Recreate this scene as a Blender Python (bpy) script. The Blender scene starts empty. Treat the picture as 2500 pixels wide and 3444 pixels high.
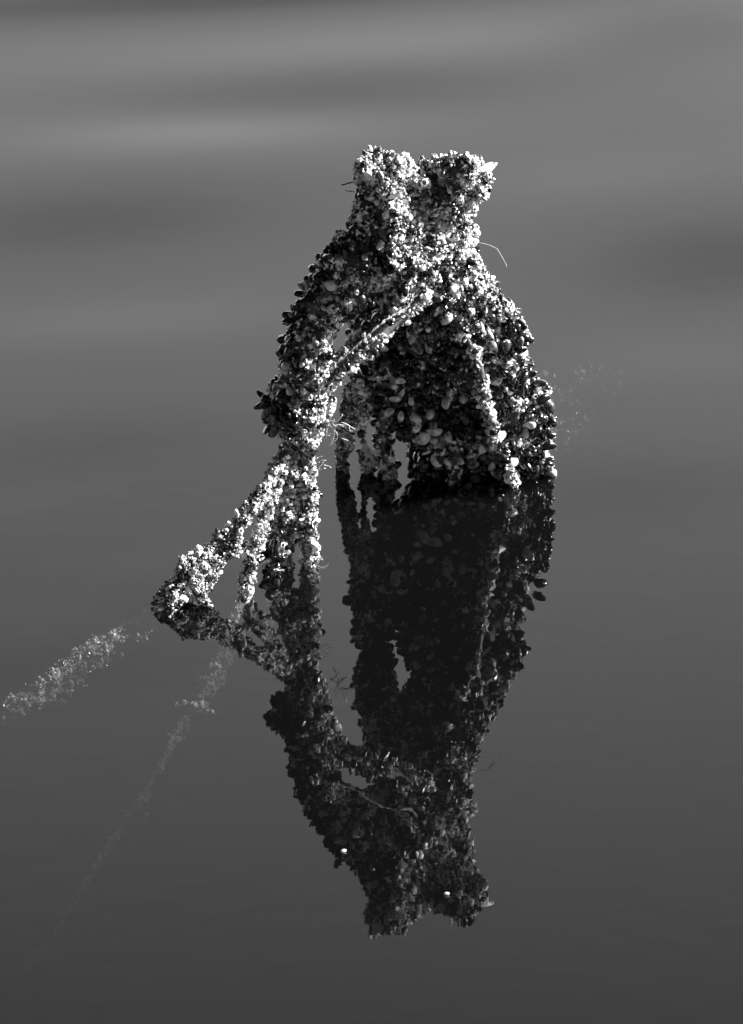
import bpy, math, random
import numpy as np
from mathutils import Matrix, Vector
rng = np.random.default_rng(11)
random.seed(5)
scn = bpy.context.scene
C = scn.collection

# ------------------------------------------------------------------ camera
TH = math.radians(27.0); DIST = 20.0; ROLL = math.radians(-0.8); FW = 3.0
cam_pos = np.array([0, -DIST*math.cos(TH), DIST*math.sin(TH)])
cd = bpy.data.cameras.new('camera'); cam = bpy.data.objects.new('camera', cd); C.objects.link(cam)
cam.location = cam_pos; 
_b = Matrix.Rotation(math.pi/2-TH, 3, 'X') @ Matrix.Rotation(ROLL, 3, 'Z'); cam.rotation_euler = _b.to_euler()
cd.sensor_fit = 'HORIZONTAL'; cd.sensor_width = 36; cd.lens = 36*DIST/FW
cd.clip_start = 0.5; cd.clip_end = 3000
scn.camera = cam

# ------------------------------------------------------------------ sky
SUN_EL, SUN_AZ = math.radians(33), math.radians(85)     # azimuth measured from +Y (away from camera) towards +X (right)
w = bpy.data.worlds.new("World"); scn.world = w; w.use_nodes = True
nt = w.node_tree; nt.nodes.clear()
N = nt.nodes.new; L = nt.links.new
out = N('ShaderNodeOutputWorld'); bg = N('ShaderNodeBackground'); bg.inputs[1].default_value = 0.133
sky = N('ShaderNodeTexSky'); sky.sky_type = 'NISHITA'; sky.sun_disc = False
sky.sun_elevation = SUN_EL; sky.sun_rotation = SUN_AZ
bw = N('ShaderNodeRGBToBW'); L(sky.outputs[0], bw.inputs[0])
tc = N('ShaderNodeTexCoord'); sp = N('ShaderNodeSeparateXYZ'); L(tc.outputs['Generated'], sp.inputs[0])
# bright milky haze low over the far water, deep sky overhead and behind
el = N('ShaderNodeValToRGB'); L(sp.outputs[2], el.inputs[0]); cr = el.color_ramp
for k, (p_, v_) in enumerate([(.30, 1.0), (.44, .93), (.50, .66), (.56, .36), (.66, .2), (.85, .05)]):
    e_ = cr.elements[k] if k < 2 else cr.elements.new(p_)
    e_.position = p_; e_.color = (v_, v_, v_, 1)
az = N('ShaderNodeMapRange'); az.interpolation_type = 'SMOOTHSTEP'
L(sp.outputs[1], az.inputs[0]); az.inputs[1].default_value = 0.30; az.inputs[2].default_value = 0.78
az.inputs[3].default_value = 0.04; az.inputs[4].default_value = 1.0
m1 = N('ShaderNodeMath'); m1.operation = 'MULTIPLY'; L(el.outputs[0], m1.inputs[0]); L(az.outputs[0], m1.inputs[1])
m2 = N('ShaderNodeMath'); m2.operation = 'MULTIPLY'; L(m1.outputs[0], m2.inputs[0]); L(bw.outputs[0], m2.inputs[1])
L(m2.outputs[0], bg.inputs[0]); L(bg.outputs[0], out.inputs[0])

# ------------------------------------------------------------------ sun
sd = bpy.data.lights.new('sun', 'SUN'); sd.energy = 5.0; sd.angle = math.radians(0.5); sd.color = (1, 1, 1)
sun = bpy.data.objects.new('sun', sd); C.objects.link(sun)
sv = Vector((math.cos(SUN_EL)*math.sin(SUN_AZ), math.cos(SUN_EL)*math.cos(SUN_AZ), math.sin(SUN_EL)))
sun.rotation_euler = sv.to_track_quat('Z', 'Y').to_euler()
vs = scn.view_settings; scn.display_settings.display_device = 'sRGB'
vs.view_transform = 'Standard'; vs.look = 'None'; vs.gamma = 1; vs.exposure = 2.0
scn.cycles.volume_bounces = 0; scn.cycles.transparent_max_bounces = 16
scn.cycles.max_bounces = 6; scn.cycles.diffuse_bounces = 2
scn.cycles.sample_clamp_indirect = 4

# ------------------------------------------------------------------ coordinates (photo pixel + waterline row -> world)
ROLLSIGN = 1
def ray(px, py):
    u = (px-1250)/2500*FW/DIST; v = (1722-py)/2500*FW/DIST
    c, s = math.cos(ROLL), math.sin(ROLL); u, v = c*u-ROLLSIGN*s*v, ROLLSIGN*s*u+c*v
    return np.array([u, math.cos(TH)+v*math.sin(TH), -math.sin(TH)+v*math.cos(TH)])
def G(px, py, z=0.0):                     # point on the level plane z
    d = ray(px, py); t = (z-cam_pos[2])/d[2]; return cam_pos+d*t
def P(px, py, mid):                       # stands over the waterline row "mid"
    Y = G(px, mid)[1]; d = ray(px, py); t = (Y-cam_pos[1])/d[1]; return cam_pos+d*t
PX = FW/2500                              # metres per photo pixel
def topx(p):
    q = p-cam_pos
    f = q[..., 1]*math.cos(TH)-q[..., 2]*math.sin(TH)
    up = q[..., 1]*math.sin(TH)+q[..., 2]*math.cos(TH)
    a, b = q[..., 0]/f, up/f; c, s = math.cos(ROLL), math.sin(ROLL)*ROLLSIGN; a, b = c*a+s*b, -s*a+c*b
    return 1250+a*DIST/FW*2500, 1722-b*DIST/FW*2500
def base_mid(y):
    return float(np.interp(y, [500, 700, 815, 1000, 1120, 1300, 1500], [1872, 1824, 1768, 1690, 1640, 1600, 1576]))
def M(x, y):
    s = min(max((1470-x)/380, 0), 1); k = min(max((y-500)/390, 0), 1); k = k*k*(3-2*k)
    return base_mid(y)+s*k*(1895-base_mid(y))+s*(1-k)*45

# ------------------------------------------------------------------ materials (the photograph is black and white: all neutral)
def mat(name, c0, c1, rough, spec=0.5, scale=60, bump=0.3, attr=True, coat=0.0, detail=4, bscale=None, r2=None):
    m = bpy.data.materials.new(name); m.use_nodes = True
    t = m.node_tree; b = t.nodes['Principled BSDF']
    tc = t.nodes.new('ShaderNodeTexCoord'); nz = t.nodes.new('ShaderNodeTexNoise')
    nz.inputs['Scale'].default_value = scale; nz.inputs['Detail'].default_value = detail
    t.links.new(tc.outputs['Object'], nz.inputs['Vector'])
    src = nz.outputs['Fac']
    if attr:
        a = t.nodes.new('ShaderNodeAttribute'); a.attribute_name = 'shade'
        ma = t.nodes.new('ShaderNodeMath'); ma.operation = 'MULTIPLY_ADD'
        t.links.new(nz.outputs['Fac'], ma.inputs[0]); ma.inputs[1].default_value = 0.9; 
        mb = t.nodes.new('ShaderNodeMath'); mb.operation = 'SUBTRACT'
        t.links.new(a.outputs['Fac'], mb.inputs[0]); mb.inputs[1].default_value = 0.45
        t.links.new(mb.outputs[0], ma.inputs[2]); src = ma.outputs[0]
    cr = t.nodes.new('ShaderNodeValToRGB')
    cr.color_ramp.elements[0].position = 0.2; cr.color_ramp.elements[1].position = 0.85
    cr.color_ramp.elements[0].color = (c0,)*3+(1,); cr.color_ramp.elements[1].color = (c1,)*3+(1,)
    t.links.new(src, cr.inputs[0]); t.links.new(cr.outputs[0], b.inputs['Base Color'])
    b.inputs['Roughness'].default_value = rough
    if r2 is not None:
        rr = t.nodes.new('ShaderNodeMapRange'); t.links.new(src, rr.inputs[0])
        rr.inputs[3].default_value = rough; rr.inputs[4].default_value = r2
        t.links.new(rr.outputs[0], b.inputs['Roughness'])
    b.inputs['Specular IOR Level'].default_value = spec
    b.inputs['Coat Weight'].default_value = coat; b.inputs['Coat Roughness'].default_value = 0.12
    if bump:
        n2 = t.nodes.new('ShaderNodeTexNoise'); n2.inputs['Scale'].default_value = bscale or scale*2
        n2.inputs['Detail'].default_value = 3; t.links.new(tc.outputs['Object'], n2.inputs['Vector'])
        bp = t.nodes.new('ShaderNodeBump'); bp.inputs['Strength'].default_value = bump
        bp.inputs['Distance'].default_value = 0.004
        t.links.new(n2.outputs['Fac'], bp.inputs['Height']); t.links.new(bp.outputs[0], b.inputs['Normal'])
    return m
MB = mat('barnacle_shell', 0.02, 0.80, 0.28, 0.6, 90, 0.5, bscale=260)
MM = mat('mussel_shell', 0.003, 0.035, 0.14, 0.6, 45, 0.15, coat=0.8, r2=0.35)
e_ = MM.node_tree.nodes['Color Ramp'].color_ramp.elements
e_[0].position = .25; e_[1].position = .72; q_ = e_.new(1.0); q_.color = (.5, .5, .5, 1)
MP = mat('pale_shell', 0.30, 0.78, 0.3, 0.5, 40, 0.3, attr=False, coat=0.2)
_t = MP.node_tree; _w = _t.nodes.new('ShaderNodeTexWave'); _w.bands_direction = 'Z'; _w.inputs['Scale'].default_value = 2.2
_w.inputs['Distortion'].default_value = 3; _w.inputs['Detail'].default_value = 3
_t.links.new(_t.nodes['Texture Coordinate'].outputs['Object'], _w.inputs['Vector']); _t.links.new(_w.outputs['Fac'], _t.nodes['Bump'].inputs['Height'])
_t.nodes['Noise Texture'].inputs['Scale'].default_value = 5; _t.nodes['Color Ramp'].color_ramp.elements[0].position = .4; _t.nodes['Color Ramp'].color_ramp.elements[0].color = (.12, .12, .12, 1)
_t.nodes['Color Ramp'].color_ramp.elements[1].position = .55
_t.nodes['Bump'].inputs['Distance'].default_value = .004; _t.nodes['Bump'].inputs['Strength'].default_value = .5
MW = mat('rotten_wood', 0.008, 0.05, 0.6, 0.4, 25, 0.8, attr=False)
MR = mat('rope_fibre', 0.02, 0.14, 0.6, 0.4, 120, 0.8, attr=False)
MS = mat('silted_rope', 0.03, 0.34, 0.7, 0.3, 28, 0.8, attr=False)
MC = mat('pale_cord', 0.08, 0.55, 0.5, 0.4, 150, 0.6, attr=False)
MT = mat('dark_twig', 0.02, 0.05, 0.5, 0.4, 80, 0.3, attr=False)
MH = mat('byssus_thread', 0.25, 0.5, 0.4, 0.5, 80, 0, attr=False)

# ------------------------------------------------------------------ mesh helpers
def make_mesh(name, V, F, m, shade=None, smooth=False):
    me = bpy.data.meshes.new(name)
    V = np.asarray(V, dtype=np.float32)
    tot = np.array([len(f) for f in F], dtype=np.int32) if not isinstance(F, tuple) else F[1]
    idx = np.concatenate([np.asarray(f) for f in F]).astype(np.int32) if not isinstance(F, tuple) else F[0]
    me.vertices.add(len(V)); me.vertices.foreach_set('co', V.ravel())
    me.loops.add(len(idx)); me.loops.foreach_set('vertex_index', idx)
    me.polygons.add(len(tot)); st = np.concatenate([[0], np.cumsum(tot)[:-1]]).astype(np.int32)
    me.polygons.foreach_set('loop_start', st); me.polygons.foreach_set('loop_total', tot)
    me.polygons.foreach_set('use_smooth', np.full(len(tot), smooth, dtype=bool))
    me.update(calc_edges=True)
    if shade is not None:
        a = me.attributes.new('shade', 'FLOAT', 'POINT'); a.data.foreach_set('value', np.asarray(shade, dtype=np.float32))
    me.materials.append(m)
    return me
def link(name, me, parent=None, basis=None):
    o = bpy.data.objects.new(name, me); C.objects.link(o)
    if parent: o.parent = parent
    if basis is not None: o.matrix_basis = basis
    return o
def tpl_barnacle(seed):
    r = np.random.default_rng(seed); n = 7; V = []; F = []
    for rr, h in ((1.0, -0.25), (0.8, 0.35), (0.5, 0.95), (0.34, 0.9), (0.2, 0.45)):
        for k in range(n):
            a = 2*math.pi*(k+0.3*r.uniform(-1, 1))/n; q = rr*r.uniform(0.82, 1.15)
            V.append((q*math.cos(a), q*math.sin(a), h+r.uniform(-.1, .1)))
    for j in range(4):
        for k in range(n): F.append((j*n+k, j*n+(k+1) % n, (j+1)*n+(k+1) % n, (j+1)*n+k))
    F.append(tuple(4*n+k for k in range(n)))
    return np.array(V), F
def tpl_lump(seed):
    r = np.random.default_rng(seed); n = 6; V = [(0, 0, -0.5)]; F = []
    for h, q in ((-0.2, 0.75), (0.25, 0.95), (0.75, 0.6)):
        for k in range(n):
            a = 2*math.pi*(k+.25*r.uniform(-1, 1))/n; s = q*r.uniform(.7, 1.2); V.append((s*math.cos(a), s*math.sin(a), h+r.uniform(-.15, .15)))
    V.append((0, 0, 1.0))
    for k in range(n): F.append((0, 1+(k+1) % n, 1+k)); F.append((1+2*n+k, 1+2*n+(k+1) % n, 1+3*n))
    for j in range(2):
        for k in range(n): F.append((1+j*n+k, 1+j*n+(k+1) % n, 1+(j+1)*n+(k+1) % n, 1+(j+1)*n+k))
    return np.array(V), F
def tpl_mussel(seed, gape=0.0, nr=11, ns=12):
    # two valves meeting in a crease, pointed umbo at z=0, broad rounded end at z=1; slight banana curve
    r = np.random.default_rng(seed); V = []; F = []
    wmax = r.uniform(.24, .29); tmax = r.uniform(.15, .20); bend = r.uniform(.04, .10)
    V.append((0, 0, 0))
    for i in range(1, nr):
        z = 1-(1-i/nr)**1.25; z = i/nr
        prof = (math.sin(math.pi*min(z, 1)**0.72))**0.62
        wv, tv = wmax*prof*(0.75+0.5*z), tmax*prof*(1.12-0.35*z)
        for k in range(ns):
            a = 2*math.pi*k/ns; ca, sa = math.cos(a), math.sin(a)
            e = 1.35
            x = wv*math.copysign(abs(ca)**(2/e*0.72), ca); y = tv*math.copysign(abs(sa)**(2/e*0.60), sa)
            if k == 0 or k == ns//2: y = 0
            gap = gape*z*0.25*(1 if sa >= -1e-6 else -1)
            ridge = 1+0.02*math.sin(z*38)
            V.append((x*ridge+bend*math.sin(math.pi*z), y*ridge+gap, z))
    V.append((bend*0.2, 0, 1.0)); last = len(V)-1
    for k in range(ns): F.append((0, 1+(k+1) % ns, 1+k)); F.append((1+(nr-2)*ns+k, 1+(nr-2)*ns+(k+1) % ns, last))
    for j in range(nr-2):
        for k in range(ns): F.append((1+j*ns+k, 1+j*ns+(k+1) % ns, 1+(j+1)*ns+(k+1) % ns, 1+(j+1)*ns+k))
    return np.array(V), F
def tpl_valve():
    # one empty valve: a thin spoon
    V = []; F = []; nr, ns = 10, 9
    for side in (0, 1):
        for i in range(nr+1):
            z = i/nr; prof = (max(math.sin(math.pi*z**0.75), 0))**0.6 if 0 < i < nr else 0.02
            for k in range(ns):
                u = -1+2*k/(ns-1); x = 0.30*prof*(0.8+.35*z)*u; d = 0.16*prof*(1-u*u)
                V.append((x+0.05*math.sin(math.pi*z), d-(0.02 if side else 0), z))
    n = (nr+1)*ns
    for i in range(nr):
        for k in range(ns-1):
            a = i*ns+k; F.append((a, a+1, a+ns+1, a+ns)); F.append((n+a, n+a+ns, n+a+ns+1, n+a+1))
    for i in range(nr):
        a = i*ns; F.append((a, a+ns, n+a+ns, n+a)); a = i*ns+ns-1; F.append((a, n+a, n+a+ns, a+ns))
    return np.array(V), F
T_B = [tpl_barnacle(s) for s in range(5)]; T_L = [tpl_lump(s) for s in range(20, 25)]
T_M = [tpl_mussel(s, g) for s, g in ((1, 0), (2, 0), (3, 0.0), (4, .35))]
def tcache(tpls, name, m, smooth):
    res = []
    for (V, F) in tpls:
        res.append([make_mesh(name, V, F, m, np.full(len(V), s), smooth) for s in (0.1, 0.4, 0.7, 0.95)])
    return res
def own_scale(m, name, s):          # the same shell material for meshes built at unit size
    c = m.copy(); c.name = name; k = [n for n in c.node_tree.nodes if n.type == 'TEX_NOISE']
    for n in k: n.inputs['Scale'].default_value *= s
    c.node_tree.nodes['Bump'].inputs['Distance'].default_value /= s*3; return c
I_B = tcache(T_B, 'barnacle', own_scale(MB, 'barnacle_shell_single', .012), False)
I_M = tcache(T_M, 'mussel', own_scale(MM, 'mussel_shell_single', .055), True)
Vv, Fv = tpl_valve(); ME_VALVE = make_mesh('empty_shell', Vv, Fv, MP, smooth=True)

def frames(d, roll):
    """rotation matrices (n,3,3), z column = d"""
    d = d/np.linalg.norm(d, axis=1, keepdims=True)
    ref = np.where(np.abs(d[:, 2:3]) > .9, np.array([[1., 0, 0]]), np.array([[0, 0, 1.]]))
    x = np.cross(ref, d); x /= np.linalg.norm(x, axis=1, keepdims=True); y = np.cross(d, x)
    c, s = np.cos(roll)[:, None], np.sin(roll)[:, None]
    return np.stack([x*c+y*s, -x*s+y*c, d], axis=2)
def merged(name, tpls, which, pos, R, S, shade, m, parent, org, smooth=False):
    Vs, Is, Ts, Sh = [], [], [], []; off = 0
    for ti, (V, F) in enumerate(tpls):
        sel = np.where(which == ti)[0]
        if len(sel) == 0: continue
        loc = V[None]*S[sel][:, None, :]
        Wd = np.einsum('nij,nvj->nvi', R[sel], loc)+pos[sel][:, None, :]-org
        n, v = len(sel), len(V)
        idx = np.concatenate([np.array(f) for f in F]); tot = np.array([len(f) for f in F])
        Is.append((idx[None]+(np.arange(n)*v)[:, None]+off).ravel()); Ts.append(np.tile(tot, n))
        Vs.append(Wd.reshape(-1, 3)); Sh.append(np.repeat(shade[sel], v)); off += n*v
    if not Vs: return None
    me = make_mesh(name, np.concatenate(Vs), (np.concatenate(Is), np.concatenate(Ts).astype(np.int32)), m, np.concatenate(Sh), smooth)
    return link(name, me, parent)

# sine-sum noise in world space, about -1..1
_k = rng.normal(size=(24, 3)); _k /= np.linalg.norm(_k, axis=1, keepdims=True); _ph = rng.uniform(0, 6.28, 24)
def noise3(p, wl):
    k = _k*(2*math.pi/wl)*np.linspace(.7, 1.5, 24)[:, None]
    return np.sin(p @ k.T+_ph).sum(axis=1)/5.0

def catmull(P0, n):
    P0 = np.array(P0, float)
    if len(P0) == 2: t = np.linspace(0, 1, n)[:, None]; return P0[0]*(1-t)+P0[1]*t
    A = np.vstack([2*P0[0]-P0[1], P0, 2*P0[-1]-P0[-2]]); res = []
    for i in range(1, len(A)-2):
        for t in np.linspace(0, 1, n, endpoint=False):
            a, b, c, d = A[i-1], A[i], A[i+1], A[i+2]
            res.append(.5*((2*b)+(-a+c)*t+(2*a-5*b+4*c-d)*t*t+(-a+3*b-3*c+d)*t**3))
    res.append(A[-2]); return np.array(res)
def chain(pts, mid=None):
    """pts: (x, y, r[, waterline row]) photo pixels, or ('w', x, y, z, r) world, or ('u', px, py, z, r) under water"""
    q = []
    for i, p in enumerate(pts):
        if p[0] == 'w': q.append((p[1], p[2], p[3], p[4]))
        elif p[0] == 'u': g = G(p[1], p[2], p[3]-p[4]*PX*1.25-.012); q.append((g[0], g[1], g[2], p[4]*PX))
        else:
            m = p[3] if len(p) > 3 else (mid if mid is not None else M(p[0], p[1]))
            g = P(p[0], p[1], m); q.append((g[0], g[1], g[2], p[2]*PX))
    s = catmull(q, 8); s[:, 3] = np.maximum(s[:, 3]-np.where(s[:, 3] > .05, .014, .012), s[:, 3]*.45)
    return s
def tube(ch, k=0.9, seg=14, wob=0.12, phase=0.0):
    c, r = ch[:, :3], ch[:, 3]; t = np.gradient(c, axis=0); R = frames(t, np.zeros(len(t)))
    V = []; F = []; n = len(c)
    # parallel transport
    x = R[0][:, 0]
    for i in range(n):
        tt = t[i]/np.linalg.norm(t[i]); x = x-tt*np.dot(x, tt); x /= np.linalg.norm(x); y = np.cross(tt, x)
        for j in range(seg):
            a = 2*math.pi*j/seg; q = r[i]*k*(1+wob*math.sin(3*a+i*1.3+phase)*math.cos(2*a+i*.7))
            V.append(c[i]+q*(x*math.cos(a)+y*math.sin(a)))
    for i in range(n-1):
        for j in range(seg): F.append((i*seg+j, i*seg+(j+1) % seg, (i+1)*seg+(j+1) % seg, (i+1)*seg+j))
    F.append(tuple(range(seg))[::-1]); F.append(tuple((n-1)*seg+j for j in range(seg)))
    return V, F
def tubes(chs, **kw):
    V = []; F = []
    for ch in chs:
        v, f = tube(ch, **kw); o = len(V); V += v; F += [tuple(i+o for i in q) for q in f]
    return np.array(V), F

def sample(ch, dens):
    """points on the skin of a chain; dens = points per m2"""
    c, r = ch[:, :3], ch[:, 3]
    L = np.linalg.norm(np.diff(c, axis=0), axis=1); A = L*(r[1:]+r[:-1])*math.pi
    n = rng.poisson(A.sum()*dens); i = rng.choice(len(L), n, p=A/A.sum()); t = rng.random(n)[:, None]
    p = c[i]*(1-t)+c[i+1]*t; rr = (r[i][:, None]*(1-t)+r[i+1][:, None]*t)[:, 0]
    R = frames(c[i+1]-c[i], rng.uniform(0, 6.28, n)); nn = R[:, :, 0]
    P_, N_, R_ = [p], [nn], [rr]
    for e, s in ((0, 1), (-1, -1)):          # end caps
        m = rng.poisson(2*math.pi*r[e]**2*dens); v = rng.normal(size=(m, 3)); v /= np.linalg.norm(v, axis=1, keepdims=True)
        ax = (c[1]-c[0]) if e == 0 else (c[-2]-c[-1]); ax = ax/np.linalg.norm(ax); dd = v @ ax
        v[dd > 0] -= 2*dd[dd > 0][:, None]*ax
        P_.append(np.repeat(c[e][None], m, 0)); N_.append(v); R_.append(np.full(m, r[e]))
    return np.concatenate(P_), np.concatenate(N_), np.concatenate(R_)

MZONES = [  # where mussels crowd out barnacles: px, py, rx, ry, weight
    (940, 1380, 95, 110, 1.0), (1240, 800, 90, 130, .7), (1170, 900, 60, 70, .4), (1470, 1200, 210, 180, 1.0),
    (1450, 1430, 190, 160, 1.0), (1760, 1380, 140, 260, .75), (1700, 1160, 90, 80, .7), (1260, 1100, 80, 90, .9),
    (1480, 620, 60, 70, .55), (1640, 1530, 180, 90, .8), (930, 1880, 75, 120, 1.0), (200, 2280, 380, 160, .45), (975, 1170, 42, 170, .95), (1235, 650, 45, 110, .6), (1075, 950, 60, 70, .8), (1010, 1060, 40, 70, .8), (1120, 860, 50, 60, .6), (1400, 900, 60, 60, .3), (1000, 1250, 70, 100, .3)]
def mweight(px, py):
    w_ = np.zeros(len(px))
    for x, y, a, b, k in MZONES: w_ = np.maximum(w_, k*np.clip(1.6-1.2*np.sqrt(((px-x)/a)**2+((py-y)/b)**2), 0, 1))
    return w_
ALL = []     # every chain in the scene, for keeping growth out of the insides
def grow(root, chs, others=(), bd=9000, md=700, msize=(.032, .064), bsize=(.0028, .0072), amp=.014, mbase=.06, nb=100, nm=100, zmin=-9, mscale=1.0, shade=.45):
    org = np.array(root.location)
    Ps, Ns, Rs, Id = [], [], [], []
    for ci, ch in enumerate(chs):
        p, n, r = sample(ch, bd+md); Ps.append(p); Ns.append(n); Rs.append(r); Id.append(np.full(len(p), ci))
    c, n, r, ids = map(np.concatenate, (Ps, Ns, Rs, Id))
    sp_ = c+n*r[:, None]
    ok = np.ones(len(c), bool)
    for cj, ch in enumerate(list(chs)+list(others)):
        d = ((sp_[:, None, :]-ch[None, :, :3])**2).sum(2); k = (np.sqrt(d) < ch[None, :, 3]*0.86).any(1)
        ok &= ~(k & (ids != cj))
    ok &= sp_[:, 2] > zmin
    c, n, r, sp_ = c[ok], n[ok], r[ok], sp_[ok]
    a = np.minimum(amp, r*.45)
    disp = a*(0.55*noise3(sp_+1.7, .21)+0.6*noise3(sp_, .085)+.5*noise3(sp_+3.1, .035))
    pos = sp_+n*disp[:, None]
    nn = n+.38*rng.normal(size=n.shape); nn /= np.linalg.norm(nn, axis=1, keepdims=True)
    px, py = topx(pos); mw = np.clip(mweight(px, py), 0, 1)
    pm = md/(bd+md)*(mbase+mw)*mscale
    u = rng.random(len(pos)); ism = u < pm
    patch = noise3(pos+7.7, .11)
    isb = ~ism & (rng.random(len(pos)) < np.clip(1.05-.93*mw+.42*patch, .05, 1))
    # barnacles
    B = np.where(isb)[0]; p, d = pos[B], nn[B]
    size = rng.uniform(*bsize, len(B))*np.where(rng.random(len(B)) < .10, rng.uniform(1.4, 2.3, len(B)), 1)*(1+.2*patch[B])
    S = np.stack([size*rng.uniform(.8, 1.2, len(B)), size*rng.uniform(.8, 1.2, len(B)), size*rng.uniform(.8, 1.8, len(B))], 1)
    R = frames(d, rng.uniform(0, 6.28, len(B))); sh = np.clip(shade+.34*rng.normal(size=len(B))+.16*patch[B], 0, 1)
    score = size*np.clip(-(n[B] @ np.array([0, math.cos(TH), -math.sin(TH)])), .01, 1)*(p[:, 2] > 0)
    order = np.argsort(-score); ind = order[:nb]; rest = np.ones(len(B), bool); rest[ind] = False
    for j in ind:
        k = int(rng.integers(len(I_B))); me = I_B[k][min(3, int(sh[j]*4))]
        Mx = Matrix.Translation(Vector(p[j]-org)) @ Matrix(R[j].tolist()).to_4x4() @ Matrix.Diagonal((*(S[j]*1.2), 1))
        link('barnacle', me, root, Mx)
    tp = T_B+T_L; wh = rng.integers(0, len(tp), len(B))
    o = merged('barnacle_crust', tp, wh[rest], p[rest], R[rest], S[rest], sh[rest], MB, root, org)
    if o: o['kind'] = 'stuff'
    # mussels
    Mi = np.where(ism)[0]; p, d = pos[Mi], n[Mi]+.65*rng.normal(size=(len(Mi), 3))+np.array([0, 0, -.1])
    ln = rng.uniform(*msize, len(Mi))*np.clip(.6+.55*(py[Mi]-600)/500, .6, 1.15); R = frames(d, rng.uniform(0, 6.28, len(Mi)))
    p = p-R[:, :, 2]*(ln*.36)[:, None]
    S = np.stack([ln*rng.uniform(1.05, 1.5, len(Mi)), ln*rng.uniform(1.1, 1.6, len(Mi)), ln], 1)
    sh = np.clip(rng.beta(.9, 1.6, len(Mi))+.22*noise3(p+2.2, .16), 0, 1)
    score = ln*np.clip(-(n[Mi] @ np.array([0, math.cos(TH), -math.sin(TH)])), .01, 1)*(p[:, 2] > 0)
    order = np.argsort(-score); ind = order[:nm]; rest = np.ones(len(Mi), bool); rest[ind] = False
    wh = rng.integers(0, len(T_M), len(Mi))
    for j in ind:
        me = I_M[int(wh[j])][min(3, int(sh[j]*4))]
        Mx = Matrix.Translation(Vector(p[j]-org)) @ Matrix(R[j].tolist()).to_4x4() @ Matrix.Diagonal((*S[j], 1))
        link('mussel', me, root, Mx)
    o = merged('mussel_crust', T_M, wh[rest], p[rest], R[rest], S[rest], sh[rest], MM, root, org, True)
    if o: o['kind'] = 'stuff'
    return len(B), len(Mi)

def thing(name, label, cat, loc, group=None):
    o = bpy.data.objects.new(name, None); C.objects.link(o); o.location = Vector(loc); o.empty_display_size = .1
    o['label'] = label; o['category'] = cat
    if group: o['group'] = group
    return o
def shell(root, px, py, mid, length, ang, tilt=0.0, roll=0.0, off=0.0, me=None, label=None, flip=0.0, wid=1.0):
    """a single large shell lying in view: ang = direction on the picture in degrees (0 = right, 90 = up)"""
    a = math.radians(ang); U = np.array([0, math.sin(TH), math.cos(TH)]); X = np.array([1., 0, 0]); Fw = np.array([0, math.cos(TH), -math.sin(TH)])
    d = X*math.cos(a)+U*math.sin(a)+Fw*tilt; d /= np.linalg.norm(d)
    face = -Fw; y = face-d*np.dot(face, d); y /= np.linalg.norm(y); x = np.cross(y, d)
    c, s = math.cos(roll), math.sin(roll); x, y = x*c+y*s, -x*s+y*c
    if flip: x, y = -x, -y
    p = P(px, py, mid)-Fw*off; Ln = length*PX
    Rm = np.stack([x, y, d], 1)
    Mx = Matrix.Translation(Vector(p-d*Ln/2-np.array(root.location))) @ Matrix(Rm.tolist()).to_4x4() @ Matrix.Diagonal((Ln*1.1*wid, Ln*1.2, Ln, 1))
    o = link('empty_shell' if me is None else 'mussel', me or ME_VALVE, root, Mx)
    if label: o['label'] = label
    return o
def thread(name, root, pts, mid, r, m):
    q = [tuple(P(x, y, mid))+(r*PX,) for x, y in pts]; ch = catmull(q, 5)
    V, F = tube(ch, k=1, seg=5, wob=0); me = make_mesh(name, np.array(V)-np.array(root.location), F, m, smooth=True)
    return link(name, me, root)
def hairs(root, px, py, mid, n, ln, direc, spread=.5, name='byssus_thread'):
    V = []; F = []
    for _ in range(n):
        a = math.radians(direc)+random.gauss(0, spread); x, y = px+random.gauss(0, 12), py+random.gauss(0, 14); pts = []
        for k in range(4):
            pts.append(tuple(P(x, y, mid-20)+np.array([0, random.gauss(0, .004), 0]))+(1.3*PX,)); a += random.gauss(0, .6)
            x += math.cos(a)*ln/3; y -= math.sin(a)*ln/3
        v, f = tube(catmull(pts, 3), k=1, seg=4, wob=0); o = len(V); V += v; F += [tuple(i+o for i in q) for q in f]
    me = make_mesh(name, np.array(V)-np.array(root.location), F, MH, smooth=True)
    o = link(name, me, root); o['kind'] = 'stuff'; return o

# ================================================================== WATER, SEABED
def grid_axis(dense0, dense1, step, far, k=1.35):
    a = list(np.arange(dense0, dense1+1e-6, step)); s = step
    x = a[-1]
    while x < far: s *= k; x += s; a.append(x)
    s = step; x = a[0]; lo = []
    while x > -far: s *= k; x -= s; lo.append(x)
    return np.array(lo[::-1]+a)
gx = grid_axis(-4, 4, .06, 600); gy = grid_axis(-4.5, 9, .05, 600)
SW = [  # swell bands: px, py, half width px, half height px (rows), slope in degrees (+ = face tipped to the camera, darker)
    (1100, -20, 2600, 70, 2.3), (1100, 320, 800, 80, 1.3), (700, 440, 700, 85, -1.5), (300, 740, 900, 140, 1.15), (1250, 160, 1100, 70, -.7),
    (2480, 860, 650, 170, 1.15), (2300, 120, 500, 80, .8), (2000, 600, 500, 90, -.5), (400, 1080, 700, 90, -.8), (2300, 1200, 500, 110, -.5),
    (300, 1500, 600, 120, .4), (2100, 1650, 500, 120, .35), (100, 2250, 500, 120, .25)]
slope = np.zeros((len(gy), len(gx)))
for px, py, hw, hh, dg in SW:
    c = G(px, py); y1 = G(px, py-hh)[1]; wy = y1-c[1]; wx = hw*PX*1.1
    slope += math.tan(math.radians(dg*1.8))*np.exp(-((gx[None]-c[0])/wx)**2)*np.exp(-((gy[:, None]-c[1]-.12*(gx[None]-c[0]))/wy)**2)
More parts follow.
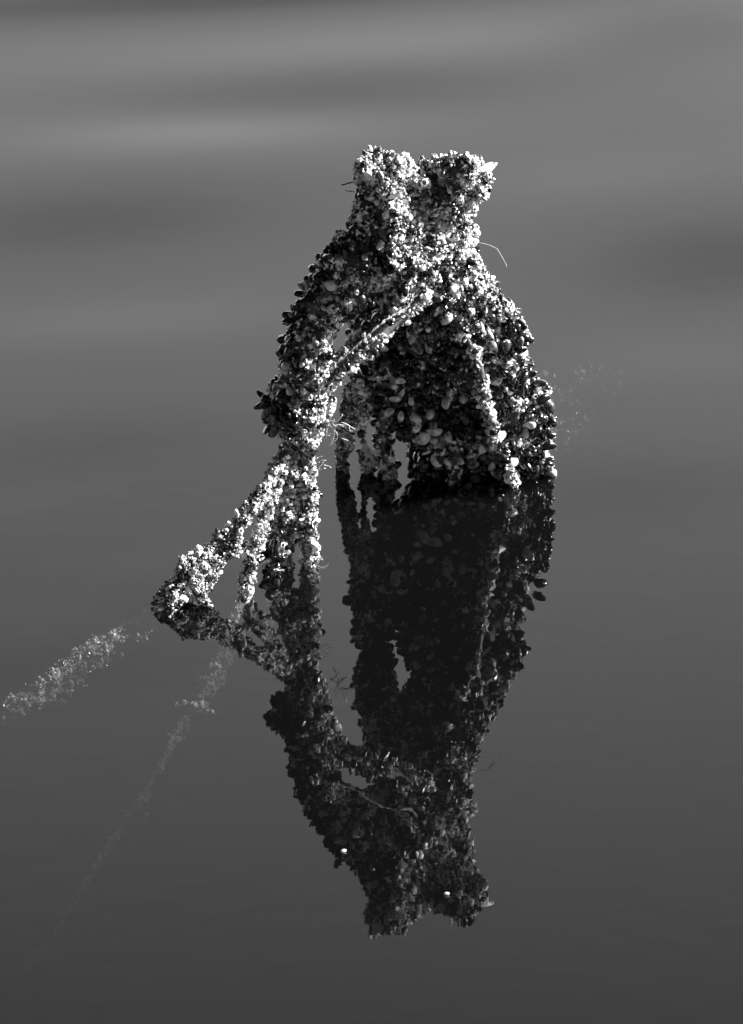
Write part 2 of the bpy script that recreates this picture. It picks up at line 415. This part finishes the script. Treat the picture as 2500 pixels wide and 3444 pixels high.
H = np.zeros_like(slope); H[1:] = np.cumsum(.5*(slope[1:]+slope[:-1])*np.diff(gy)[:, None], axis=0)
i0 = int(np.argmin(abs(gy-0.3))); H -= H[i0]
fade = np.exp(-(np.maximum(np.abs(gy)-9, 0)/12)**2)[:, None]*np.exp(-(np.maximum(np.abs(gx)-4, 0)/6)**2)[None]
H *= fade
nx, ny = len(gx), len(gy)
XX, YY = np.meshgrid(gx, gy); V = np.stack([XX.ravel(), YY.ravel(), H.ravel()], 1)
i, j = np.meshgrid(np.arange(nx-1), np.arange(ny-1)); a = (j*nx+i).ravel()
quads = np.stack([a, a+1, a+nx+1, a+nx], 1)
# close the body of water: skirt and bottom at -2.6
ring = [k for k in range(nx)]+[j*nx+nx-1 for j in range(1, ny)]+[(ny-1)*nx+k for k in range(nx-2, -1, -1)]+[j*nx for j in range(ny-2, 0, -1)]
Vb = V[ring].copy(); Vb[:, 2] = -2.6; nb0 = len(V); V = np.vstack([V, Vb]); n = len(ring)
side = np.array([(ring[k], nb0+k, nb0+(k+1) % n, ring[(k+1) % n]) for k in range(n)])
bottom = np.arange(nb0+n-1, nb0-1, -1)
idx = np.concatenate([quads.ravel(), side.ravel(), bottom]); tot = np.concatenate([np.full(len(quads)+len(side), 4), [n]]).astype(np.int32)
mw_ = bpy.data.materials.new('sea_water'); mw_.use_nodes = True; t = mw_.node_tree; t.nodes.clear()
o_ = t.nodes.new('ShaderNodeOutputMaterial'); mix = t.nodes.new('ShaderNodeMixShader'); 
def mth(op, a_, b_=None):
    q_ = t.nodes.new('ShaderNodeMath'); q_.operation = op
    for k_, v_ in enumerate((a_, b_)):
        if v_ is None: continue
        if isinstance(v_, (int, float)): q_.inputs[k_].default_value = v_
        else: t.links.new(v_, q_.inputs[k_])
    return q_.outputs[0]
F0 = 0.08
tr = t.nodes.new('ShaderNodeBsdfTransparent'); gl = t.nodes.new('ShaderNodeBsdfAnisotropic')
gl.inputs['Color'].default_value = (1, 1, 1, 1); gl.inputs['Roughness'].default_value = 0.006;
tcn = t.nodes.new('ShaderNodeTexCoord'); mp = t.nodes.new('ShaderNodeMapping'); mp.inputs['Scale'].default_value = (0.75, 1.0, 1.0)
t.links.new(tcn.outputs['Object'], mp.inputs[0])
nz = t.nodes.new('ShaderNodeTexNoise'); nz.inputs['Scale'].default_value = 9; nz.inputs['Detail'].default_value = 2.5; nz.inputs['Roughness'].default_value = .45
t.links.new(mp.outputs[0], nz.inputs['Vector'])
bp = t.nodes.new('ShaderNodeBump'); bp.inputs['Strength'].default_value = 1.0; bp.inputs['Distance'].default_value = 0.0003
t.links.new(nz.outputs['Fac'], bp.inputs['Height']); t.links.new(bp.outputs[0], gl.inputs['Normal']); geo = t.nodes.new('ShaderNodeNewGeometry')
dot = t.nodes.new('ShaderNodeVectorMath'); dot.operation = 'DOT_PRODUCT'; t.links.new(bp.outputs[0], dot.inputs[0]); t.links.new(geo.outputs['Incoming'], dot.inputs[1])
schl = mth('MULTIPLY_ADD', mth('POWER', mth('SUBTRACT', 1.0, mth('ABSOLUTE', dot.outputs['Value'])), 5.0), 1-F0)
schl.node.inputs[2].default_value = F0
t.links.new(schl, mix.inputs[0]); t.links.new(tr.outputs[0], mix.inputs[1]); t.links.new(gl.outputs[0], mix.inputs[2])
t.links.new(mix.outputs[0], o_.inputs['Surface'])
pv = t.nodes.new('ShaderNodeVolumePrincipled'); pv.inputs['Color'].default_value = (.013, .013, .013, 1); pv.inputs['Density'].default_value = 5.2
pv.inputs['Anisotropy'].default_value = .3
t.links.new(pv.outputs[0], o_.inputs['Volume'])
me = make_mesh('water', V, (idx.astype(np.int32), tot), mw_, smooth=True)
water = link('water', me); water['kind'] = 'structure'
sbm = mat('silt', .02, .05, .9, .2, 2, .3, attr=False)
g = grid_axis(-6, 6, .5, 590, 1.5); XX, YY = np.meshgrid(g, g); n_ = len(g)
zz = -2.35+.06*np.sin(XX*1.3+1)*np.sin(YY*.9)*np.exp(-(XX**2+YY**2)/200)
Vs_ = np.stack([XX.ravel(), YY.ravel(), zz.ravel()], 1); i, j = np.meshgrid(np.arange(n_-1), np.arange(n_-1)); a = (j*n_+i).ravel()
q = np.stack([a, a+1, a+n_+1, a+n_], 1)
sb = link('seabed', make_mesh('seabed', Vs_, (q.ravel().astype(np.int32), np.full(len(q), 4, dtype=np.int32)), sbm, smooth=True)); sb['kind'] = 'structure'

# ================================================================== PILING
body = [
    chain([(1266, 578, 62), (1320, 582, 66), (1372, 604, 50)]), chain([(1290, 620, 85, 1878), (1300, 660, 96, 1872), (1312, 740, 108, 1866), (1335, 850, 138, 1856)]),
    chain([(1370, 618, 50), (1430, 616, 62), (1480, 604, 50)]), chain([(1385, 650, 60), (1400, 740, 90)]),
    chain([(1500, 578, 52), (1545, 570, 56), (1590, 582, 48)]), chain([(1520, 610, 70), (1512, 650, 88), (1490, 740, 92), (1480, 860, 115), (1500, 980, 150)]),
    chain([(1595, 590, 48), (1630, 595, 30), (1650, 605, 18)]),
    chain([(1610, 610, 45), (1560, 680, 36)]),
    chain([(1420, 700, 70), (1420, 830, 110)]),
    chain([(1370, 800, 130, 1840), (1240, 856, 114, 1874), (1165, 925, 100, 1888)]),
    chain([(1340, 880, 130), (1300, 960, 70), (1270, 1010, 40)]),
    chain([(1430, 880, 130), (1450, 1000, 105), (1530, 1050, 90)]),
    chain([(1540, 930, 75), (1590, 1010, 100), (1612, 1080, 106), (1668, 1180, 88), (1702, 1300, 104), (1732, 1430, 108), (1765, 1540, 80)]),
    chain([(1440, 1080, 80, 1640), (1420, 1200, 130, 1580), (1420, 1330, 130, 1555), (1430, 1410, 85, 1560)]),
    chain([(1560, 1120, 100, 1620), (1560, 1280, 120, 1570), (1570, 1400, 110, 1560), (1600, 1500, 80, 1575), (1660, 1540, 60, 1585)]),
    chain([(1310, 870, 85, 1700), (1262, 950, 80, 1690), (1255, 1040, 66, 1680), (1250, 1110, 55, 1640), (1230, 1200, 70, 1600), (1260, 1290, 75, 1590)]),
    chain([(1320, 1200, 80, 1600), (1290, 1290, 80, 1590)]),
    chain([(1360, 1400, 60, 1590), (1440, 1470, 45, 1600), (1500, 1515, 40, 1605)]),
    chain([(1780, 1340, 60, 1610), (1800, 1420, 50, 1600)]),
    chain([(1810, 1540, 42, 1595), (1850, 1568, 16, 1595)]),
    chain([(1700, 1040, 35, 1680), (1735, 1120, 40, 1660)]),
]
gpile = G(1560, 1560)
inner = chain([('w', gpile[0]-.03, gpile[1]+.06, .42, .17), ('w', gpile[0]-.02, gpile[1]+.06, .1, .19), ('w', gpile[0], gpile[1]+.07, -.5, .20), ('w', gpile[0]+.02, gpile[1]+.08, -2.5, .21)])
arm = [chain([(1250, 850, 92), (1168, 925, 88), (1108, 985, 84), (1072, 1065, 82), (1042, 1150, 82), (1040, 1230, 85), (1030, 1310, 80), (1010, 1380, 80), (1000, 1440, 60)]),
       chain([(1112, 1060, 38), (1104, 1130, 24), (1092, 1210, 36)]),
       chain([(960, 1330, 50), (920, 1345, 40), (925, 1400, 38)]), chain([(1060, 1350, 50), (1060, 1420, 42), (1030, 1460, 40)])]
diag = [chain([(1400, 1000, 52, 1830), (1310, 1075, 50, 1855), (1220, 1160, 48, 1880), (1130, 1245, 46, 1900), (1060, 1320, 45, 1895)])]
rope_a = [chain([(1005, 1450, 22, 1893), (950, 1540, 24, 1910), (890, 1640, 27, 1935), (820, 1740, 30, 1960), (760, 1810, 32, 1975), (700, 1870, 45, 1990), (640, 1930, 58, 2010), (580, 2010, 48, 2035), (548, 2042, 34, 2044)]),
          chain([(800, 1790, 18, 1975), (795, 1840, 22, 1985), (750, 1860, 28, 1990)]), chain([(735, 1890, 26, 2000), (705, 1950, 30, 2010), (670, 2010, 28, 2030), (700, 2030, 16, 2040)]),
          chain([('u', 556, 2070, -.002, 34), ('u', 470, 2116, -.015, 42), ('u', 380, 2158, -.035, 50), ('u', 290, 2215, -.05, 50), ('u', 210, 2290, -.06, 58), ('u', 110, 2350, -.07, 45), ('u', 0, 2400, -.08, 40), ('u', -140, 2450, -.11, 40)])]
rope_b = [chain([(1020, 1460, 22, 1890), (960, 1570, 24, 1905), (915, 1680, 27, 1930), (880, 1770, 28, 1950), (850, 1860, 28, 1975), (832, 1940, 27, 1995), (822, 2006, 24, 2008)]),
          chain([('u', 815, 2014, -.01, 26), ('u', 770, 2120, -.06, 26), ('u', 740, 2240, -.12, 34), ('u', 665, 2370, -.12, 32), ('u', 590, 2480, -.15, 20), ('u', 520, 2610, -.18, 18), ('u', 440, 2740, -.21, 15), ('u', 330, 2900, -.24, 12), ('u', 200, 3110, -.28, 11), ('u', 90, 3260, -.32, 10), ('u', -60, 3480, -.36, 10)]),
          chain([('u', 600, 2370, -.11, 16), ('u', 660, 2395, -.11, 30), ('u', 715, 2405, -.11, 14)]), chain([('u', 415, 2735, -.2, 14), ('u', 460, 2730, -.2, 20), ('u', 495, 2735, -.2, 8)])]
rope_c = [chain([(1000, 1460, 24, 1893), (985, 1580, 34, 1898), (968, 1690, 38, 1902), (950, 1800, 46, 1908), (935, 1890, 52, 1914)]),
          chain([('u', 930, 1910, -.01, 30), ('u', 900, 2100, -.15, 25), ('u', 860, 2350, -.35, 22), ('u', 845, 2700, -.6, 16), ('u', 835, 3100, -.9, 10)])]
rope_d = [chain([(1030, 1450, 30, 1893), (1034, 1570, 35, 1896), (1036, 1690, 36, 1899), (1036, 1790, 38, 1902), (1038, 1885, 34, 1904)]),
          chain([('u', 1038, 1900, -.01, 32), ('u', 1045, 2100, -.3, 22), ('u', 1040, 2500, -.8, 18)])]
str_a = [chain([(1225, 1280, 50, 1592), (1180, 1350, 36, 1588), (1168, 1430, 32, 1584), (1160, 1500, 36, 1582), (1150, 1540, 30, 1582), (1152, 1580, 28, 1582)]),
         chain([('u', 1152, 1588, -.01, 28), ('u', 1165, 1760, -.3, 26)])]
str_b = [chain([(1235, 1330, 26, 1590), (1226, 1400, 22, 1590), (1220, 1450, 16, 1590), (1222, 1490, 7, 1590), (1232, 1530, 34, 1588), (1235, 1570, 26, 1588)])]
str_c = [chain([(1290, 1300, 40, 1590), (1290, 1400, 32, 1594), (1292, 1480, 28, 1598), (1300, 1550, 26, 1602), (1315, 1605, 26, 1606)]),
         chain([('u', 1320, 1615, -.01, 26), ('u', 1350, 1800, -.3, 24)])]
str_d = [chain([(1530, 1500, 34, 1612), (1528, 1560, 30, 1615), (1526, 1612, 22, 1618)])]
front = [chain([(1530, 1060, 20, 1752), (1572, 1140, 18, 1732), (1612, 1225, 22, 1712), (1622, 1310, 26, 1692), (1644, 1385, 18, 1678), (1655, 1450, 24, 1664), (1694, 1530, 24, 1642), (1735, 1622, 20, 1640)]),
         chain([('u', 1740, 1640, -.01, 24), ('u', 1760, 1800, -.25, 22)])]

def rope_thing(name, label, cat, chs, grp=None, core=MR, **kw):
    root = thing(name, label, cat, chs[0][-1][:3] if len(chs) else (0, 0, 0), grp)
    wet = [c for c in chs if c[:, 2].max() < .03 and c[:, 2].min() < -.02]; dry = [c for c in chs if not any(c is q for q in wet)]
    for nm, cs, mm in (('rope_core', dry, core), ('sunken_length', wet, MS)):
        if cs:
            V, F = tubes(cs, wob=.25 if mm is MS else .12); link(nm, make_mesh(nm, V-np.array(root.location), F, mm, smooth=True), root)
    return root

pile = thing('mooring_piling', 'broken forked piling standing in the water, overgrown with mussels and pale barnacles', 'piling', (gpile[0], gpile[1], 0))
V, F = tubes(body+[inner], k=.93); link('timber_core', make_mesh('timber_core', V-np.array(pile.location), F, MW, smooth=True), pile)
print('piling', grow(pile, body, others=arm[:1]+[inner], bd=30000, md=1900, mbase=.13, amp=.020))
inner_g = thing('x', 'x', 'x', pile.location)
res = grow(inner_g, [inner], others=body, bd=1500, md=900, nb=0, nm=0, mbase=.5, zmin=-.8)
for o in list(inner_g.children):
    o.parent = pile; o.name = o.name.replace('crust', 'patch')
    if o.name.startswith('barnacle'): o.name = 'submerged_barnacle_growth'
    else: o.name = 'submerged_mussel_growth'
    o['kind'] = 'stuff'
bpy.data.objects.remove(inner_g)

armt = rope_thing('knotted_rope', 'thick overgrown rope hanging from the piling shoulder to the mussel covered knot', 'rope', arm)
print(grow(armt, arm, others=body[:7], bd=29000, md=2000, mbase=.05, amp=.016))
dg = rope_thing('crossing_rope', 'diagonal barnacle covered rope running from the piling down to the knot', 'rope', diag)
print(grow(dg, diag, others=body[:3], bd=19000, md=800, bsize=(.003, .007), amp=.006, mbase=.05))
KN = 'overgrown ropes fanning out from the knot'
rt = dict(bd=32000, md=1500, bsize=(.0026, .0066), amp=.010, mbase=.05, msize=(.028, .045), others=arm)
ra = rope_thing('mooring_rope', 'leftmost rope from the knot, swelling into a pointed clump at the water', 'rope', rope_a, KN)
print(grow(ra, rope_a, **rt))
rb = rope_thing('mooring_rope', 'thin bright rope second from the left, trailing far down below the water', 'rope', rope_b, KN)
print(grow(rb, rope_b, **rt))
rc = rope_thing('mooring_rope', 'rope third from the left under the knot, its foot covered in dark mussels', 'rope', rope_c, KN)
print(grow(rc, rope_c, **rt))
rd = rope_thing('mooring_rope', 'straight upright sunlit rope under the knot, nearest the piling', 'rope', rope_d, KN)
print(grow(rd, rope_d, **rt))
HN = 'overgrown strands hanging at the left side of the piling'
rt['others'] = body
sa = rope_thing('hanging_rope', 'dark lumpy strand hanging into the water, outermost on the left of the piling', 'rope', str_a, HN)
grow(sa, str_a, **rt)
sb_ = rope_thing('hanging_rope', 'short strand with a pale slab and a round clump, between two longer strands', 'rope', str_b, HN)
grow(sb_, str_b, **rt)
sc = rope_thing('hanging_rope', 'strand hanging beside the dark hollow of the piling, right of the round clump', 'rope', str_c, HN)
grow(sc, str_c, **rt)
sdd = rope_thing('hanging_rope', 'short stubby strand under the middle of the piling where the hollow ends', 'rope', str_d)
grow(sdd, str_d, **rt)
rt['others'] = ()
ft = rope_thing('front_rope', 'thin bright barnacled rope running down across the front of the piling', 'rope', front)
grow(ft, front, bd=30000, md=600, bsize=(.0034, .0085), amp=.007, mbase=0, mscale=.3)

# frayed pale cord lying over the crossing rope
cordc = [chain([(1402, 925, 12, 1880), (1388, 985, 12, 1888), (1368, 1035, 12, 1900), (1310, 1068, 12, 1915), (1250, 1116, 14, 1928), (1180, 1180, 12, 1940), (1112, 1236, 12, 1950)])]
cord = thing('frayed_cord', 'thin pale frayed cord stretched along the top of the diagonal rope', 'cord', cordc[0][-1][:3])
for s in range(3):
    ch = cordc[0].copy(); tt = np.linspace(0, 60, len(ch))+s*2.1
    ch = catmull(ch, 3); tt = np.linspace(0, 70, len(ch))+s*2.1
    wv_ = noise3(ch[:, :3]+s*.3, .06)[:, None]; ch[:, :3] += wv_*np.array([.0022, .0, .004]); ch[:, 0] += .0025*np.cos(tt); ch[:, 1] += .0025*np.sin(tt); ch[:, 3] = .0022+.0012*np.abs(wv_[:, 0])
    V, F = tube(ch, k=1, seg=6, wob=0); link('strand', make_mesh('strand', np.array(V)-np.array(cord.location), F, MC, smooth=True), cord)

# pale worn wood showing through the growth
for nm_, pts in (('worn_wood', [(1130, 1000, 13, 1905), (1185, 985, 20, 1905), (1245, 962, 22, 1895), (1290, 945, 14, 1880)]),
                 ('worn_wood', [(1345, 935, 22, 1840), (1390, 930, 32, 1830), (1420, 935, 20, 1815)])):
    ch = chain(pts); V, F = tube(ch, k=1, seg=16, wob=.5)
    o = link(nm_, make_mesh(nm_, np.array(V)-np.array(pile.location), F, MC, smooth=True), pile); o['label'] = 'bare pale patch of worn wood'

# large shells that stand out
shell(pile, 1340, 772, 1870, 62, 150, off=.02, label='large pale shell lying open on the front')
shell(pile, 1632, 575, 1850, 98, 33, wid=.6, roll=.5, tilt=.2, label='long pale shell sticking out from the right fork')
shell(pile, 1772, 1128, 1650, 70, 128, off=.04, wid=.6, roll=.7, label='large pale shell edge at the right side')
shell(pile, 1500, 760, 1850, 34, 140, off=.02)
shell(pile, 1560, 950, 1790, 40, 300, off=.03)
shell(pile, 1400, 1440, 1620, 44, 220, off=.05)
shell(armt, 1112, 1372, 1905, 84, 250, off=.02, wid=.6, roll=.5, label='pale shell dangling under the knot')
shell(armt, 1085, 1420, 1900, 50, 280, off=.02)
shell(ra, 790, 1868, 1990, 34, 330, off=.01, label='round pale shell under the swelling rope')
shell(rb, 825, 1992, 2010, 32, 180, off=.02)
shell(sb_, 1222, 1415, 1600, 62, 268, off=.02, label='pale slab of shell')
for (px, py, mid, ln, ang, sh, r_) in [(1845, 1505, 1602, 60, 10, 0, pile), (1825, 1345, 1640, 60, 30, 0, pile), (1800, 1560, 1600, 60, 300, 0, pile), (1760, 1270, 1660, 60, 60, 0, pile), (1265, 760, 1840, 44, 90, 1, pile), (1140, 870, 1850, 60, 260, 0, pile), (1330, 800, 1870, 44, 80, 1, pile),
                                (905, 1338, 1890, 48, 160, 0, armt), (925, 1390, 1890, 50, 230, 1, armt), (925, 1838, 1925, 60, 85, 0, rc), (890, 1800, 1925, 44, 200, 0, rc), (980, 1790, 1925, 44, 30, 0, rc)]:
    shell(r_, px, py, mid, ln, ang, off=.035, me=I_M[random.randrange(4)][sh], roll=random.uniform(-.6, .6), tilt=random.uniform(-.3, .3))
_r = random.Random(8)
for px, py in [(1300, 1300), (1345, 1285), (1330, 1340), (1385, 1350), (1350, 1400), (1400, 1405), (1372, 1455), (1420, 1470), (1450, 1395), (1460, 1450), (1310, 1390), (1510, 1470), (1440, 1310), (1505, 1350),
               (1560, 1410), (1790, 1260), (1760, 1310), (1820, 1290), (1730, 1390), (1780, 1430), (1340, 1110), (1400, 1140), (1480, 1190)]:
    shell(pile, px, py, 1625 if px < 1600 else 1640, _r.uniform(34, 64), _r.uniform(0, 360), off=.045 if py > 1280 and px < 1600 else .028, me=I_M[_r.randrange(4)][_r.choice((1, 2, 3, 3) if py > 1280 and px < 1600 else (0, 1, 2, 2, 3))], roll=_r.uniform(-1.3, 1.3), tilt=_r.uniform(-.9, .9), wid=1.1)
# twigs and threads
thread('twig', pile, [(1222, 609), (1185, 612), (1150, 622)], 1820, 2.6, MT)
thread('twig', pile, [(1216, 655), (1190, 643), (1163, 640)], 1820, 2.4, MT)
thread('dry_stalk', pile, [(1590, 812), (1640, 822), (1672, 836), (1674, 838), (1688, 862), (1704, 892), (1703, 900)], 1725, .9, MH)
hairs(armt, 1120, 1430, 1900, 14, 55, 300, .35); hairs(armt, 950, 1450, 1885, 8, 40, 240, .7)
hairs(rd, 1062, 1560, 1896, 8, 28, -20, .5); hairs(rd, 1062, 1900, 1904, 10, 40, 10, .6); hairs(rb, 960, 1540, 1905, 6, 30, 200, .8)

# growth under water beyond the piling
sub = [chain([('u', 1790, 1420, -.09, 50), ('u', 1880, 1340, -.09, 75), ('u', 1990, 1310, -.13, 85), ('u', 2120, 1330, -.17, 90)]), chain([('u', 1800, 1520, -.04, 30), ('u', 1890, 1470, -.10, 50), ('u', 2000, 1440, -.2, 50)])]
_ms = MS; MS = MW; sbt = rope_thing('sunken_rope', 'blurry clump of growth just under the water at the right of the piling', 'rope', sub)
grow(sbt, sub, bd=2600, md=500, bsize=(.004, .008), amp=.03, mbase=.4, nb=60, nm=60)

# bits of shell afloat on the still water
for px, py, ln, lab in ((1156, 2862, 18, 'small white fleck afloat left of the mirrored stump'), (1503, 3006, 15, 'small white fleck afloat low in the mirrored stump')):
    c = G(px, py, .003); Vf = []; n_ = 10
    for h_, q_ in ((-.003, .8), (.001, 1.0), (.005, .6)):
        for k in range(n_):
            a = 2*math.pi*k/n_; r_ = ln/2*PX*q_*(1+.2*math.sin(2*a+px)+.1*math.sin(5*a)); Vf.append((r_*math.cos(a), .8*r_*math.sin(a), h_))
    Ff = [(j*n_+k, j*n_+(k+1) % n_, (j+1)*n_+(k+1) % n_, (j+1)*n_+k) for j in range(2) for k in range(n_)]+[tuple(range(n_))[::-1], tuple(2*n_+k for k in range(n_))]
    o = link('floating_fleck', make_mesh('floating_fleck', Vf, Ff, MP, smooth=True)); o.location = c
    o['label'] = lab; o['category'] = 'debris'; o['group'] = 'pale flecks afloat on the water'
